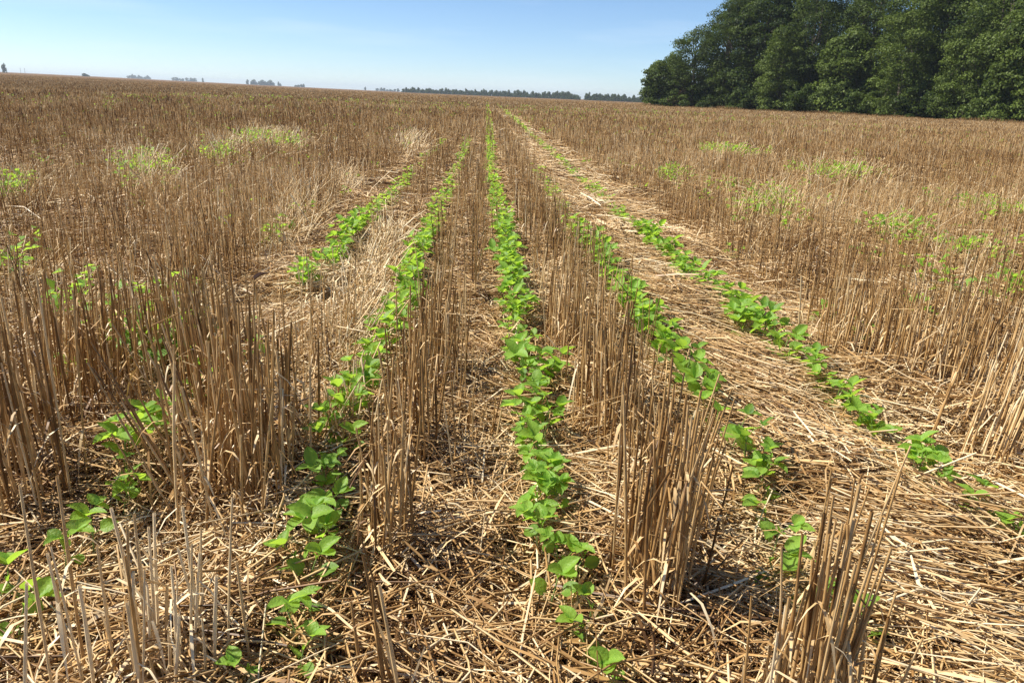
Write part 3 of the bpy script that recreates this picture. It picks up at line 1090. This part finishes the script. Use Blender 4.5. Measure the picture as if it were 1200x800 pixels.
# rank dry grass where the stubble meets the wood
bag = Bag()
n = 9000
pp = rng.uniform(752, 1260, n)
xs, ys = [], []
for p_ in pp:
    d_ = np.interp(p_, [752, 800, 900, 1000, 1100, 1200, 1260], [148, 143, 131, 122, 115, 108, 105]) + rng.normal(0, 1.2)
    a_, b_ = at_px(p_, d_)
    xs.append(a_); ys.append(b_)
xs = np.array(xs); ys = np.array(ys)
P = stalk_points(xs, ys, rng.uniform(.25, .8, n) * (.8 + .4 * wob(xs, ys, 6)), .2, 2)
tubes(bag, P, np.full((n, 2), .022) * np.array([[1, .3]]), np.clip(rng.normal(.42, .15, n), 0, 1))
eg = bag.build('edge_grass', M_stub)
tag(eg, 'rank dry grass along the foot of the wood', 'grass', kind='stuff')


# far tree lines: one low tree each, copied
def far_tree(seed):
    root = bpy.data.objects.new('distant_tree', None)
    b = Bag()
    tube_path(b, [(0, 0, -.2), (0, 0, 5)], .3, .15, .5, 6)
    t_ = b.build('trunk', M_bark, parent=root, link=False)
    n = 1100
    lobes = 16
    b = Bag()
    zz = rng.uniform(.6, 7.4, lobes)
    LC = np.stack([rng.normal(0, 1, lobes) * (3.4 - zz * .3), rng.normal(0, 1, lobes) * (3.4 - zz * .3), zz], -1)
    li = rng.integers(0, lobes, n)
    d = rng.normal(0, 1, (n, 3)); d /= np.linalg.norm(d, axis=1, keepdims=True)
    C = LC[li] + d * rng.uniform(1.2, 2.0, n)[:, None]
    C[:, 2] = np.maximum(C[:, 2], .3)
    leaf_cards(b, C, d + rng.normal(0, .5, (n, 3)), rng.uniform(.6, 1.3, n), np.clip(rng.normal(.2, .15, n), 0, 1))
    c_ = b.build('crown', M_tree, parent=root, link=False)
    return root, [t_, c_]


FT = [far_tree(i) for i in range(4)]
ft_used = set()


def put_far(x, y, s, sz, label, group):
    i = int(rng.integers(0, 4))
    root, ks = FT[i]
    if i not in ft_used:
        ft_used.add(i); r = root; COL.objects.link(r)
        for k in ks: COL.objects.link(k)
    else:
        r = root.copy(); COL.objects.link(r)
        for k in ks:
            c = k.copy(); c.parent = r; COL.objects.link(c)
    r.location = (x, y, float(gz(x, y)) - .2)
    r.rotation_euler = (0, 0, rng.uniform(0, 6.28)); r.scale = (s, s, sz)
    tag(r, label, 'tree', group)


def far_line(p0, p1, d0, d1, n, h0, h1, label, group, sxy=1.0):
    for i in range(n):
        t = (i + .5) / n
        px = p0 + (p1 - p0) * t + rng.normal(0, .3)
        x, y = at_px(px, d0 + (d1 - d0) * t)
        hh = h0 + (h1 - h0) * t
        put_far(x, y, sxy * rng.uniform(.85, 1.2), hh / 9 * rng.uniform(.62, 1.25), label, group)


far_line(472, 679, 1150, 950, 84, 6.6, 8.2, 'small dark tree in the long horizon line left of the gap', 'horizon tree line left of the gap', .62)
far_line(687, 770, 900, 850, 38, 7.6, 6.0, 'small dark tree in the horizon line between the gap and the wood', 'horizon tree line right of the gap', .6)
far_line(289, 322, 2600, 2600, 10, 14, 14, 'hazy bluish tree in the widest grove on the left skyline', 'widest grove on the left skyline', 1.3)
far_line(326, 329, 2600, 2600, 2, 12, 12, 'hazy tree just right of the widest grove on the left skyline', 'pair beside the widest grove', .9)
far_line(150, 176, 3400, 3400, 7, 14, 12, 'hazy tree in the leftmost grove on the left skyline', 'leftmost grove on the left skyline', 1.6)
far_line(201, 230, 3400, 3400, 7, 11, 12, 'hazy tree in the grove between the leftmost and the widest', 'second grove on the left skyline', 1.5)
far_line(345, 358, 2600, 2600, 4, 8, 9, 'hazy low tree in the small grove right of the widest', 'small grove right of the widest', 1.2)
far_line(441, 468, 2800, 2800, 7, 10, 10, 'pale hazy tree at the left end of the long tree line', 'pale trees before the long tree line', 1.3)
far_line(98, 102, 1500, 1500, 2, 5, 5, 'low dark tree alone on the left skyline', 'low dark pair on the left skyline', 1.1)
x, y = at_px(6, 1300); put_far(x, y, .55, 1.35, 'slender hazy tree at the left end of the skyline', 'lone skyline trees')
x, y = at_px(428, 2400); put_far(x, y, .7, 1.2, 'slender hazy tree right of the low groves on the skyline', 'lone skyline trees')
x, y = at_px(238, 2600); put_far(x, y, .7, 1.4, 'slender tree standing right of the second skyline grove', 'lone skyline trees')
for px, lab in ((25, 'thin bare pole left of its twin on the left skyline'), (30, 'thin bare pole right of its twin on the left skyline')):
    x, y = at_px(px, 1200)
    b = Bag()
    tube_path(b, [(0, 0, -.2), (0, 0, 3.5), (0, 0, 7)], .22, .14, .5, 8)
    tube_path(b, [(-1, 0, 6.2), (0, 0, 6.25), (1, 0, 6.2)], .09, .09, .5, 6)
    o = b.build('utility_pole', M_bark)
    o.location = (x, y, float(gz(x, y)))
    tag(o, lab, 'pole', 'poles on the left skyline')
for i, (r_, ks_) in enumerate(FT):
    if i not in ft_used:
        for q in ks_: bpy.data.objects.remove(q)
        bpy.data.objects.remove(r_)
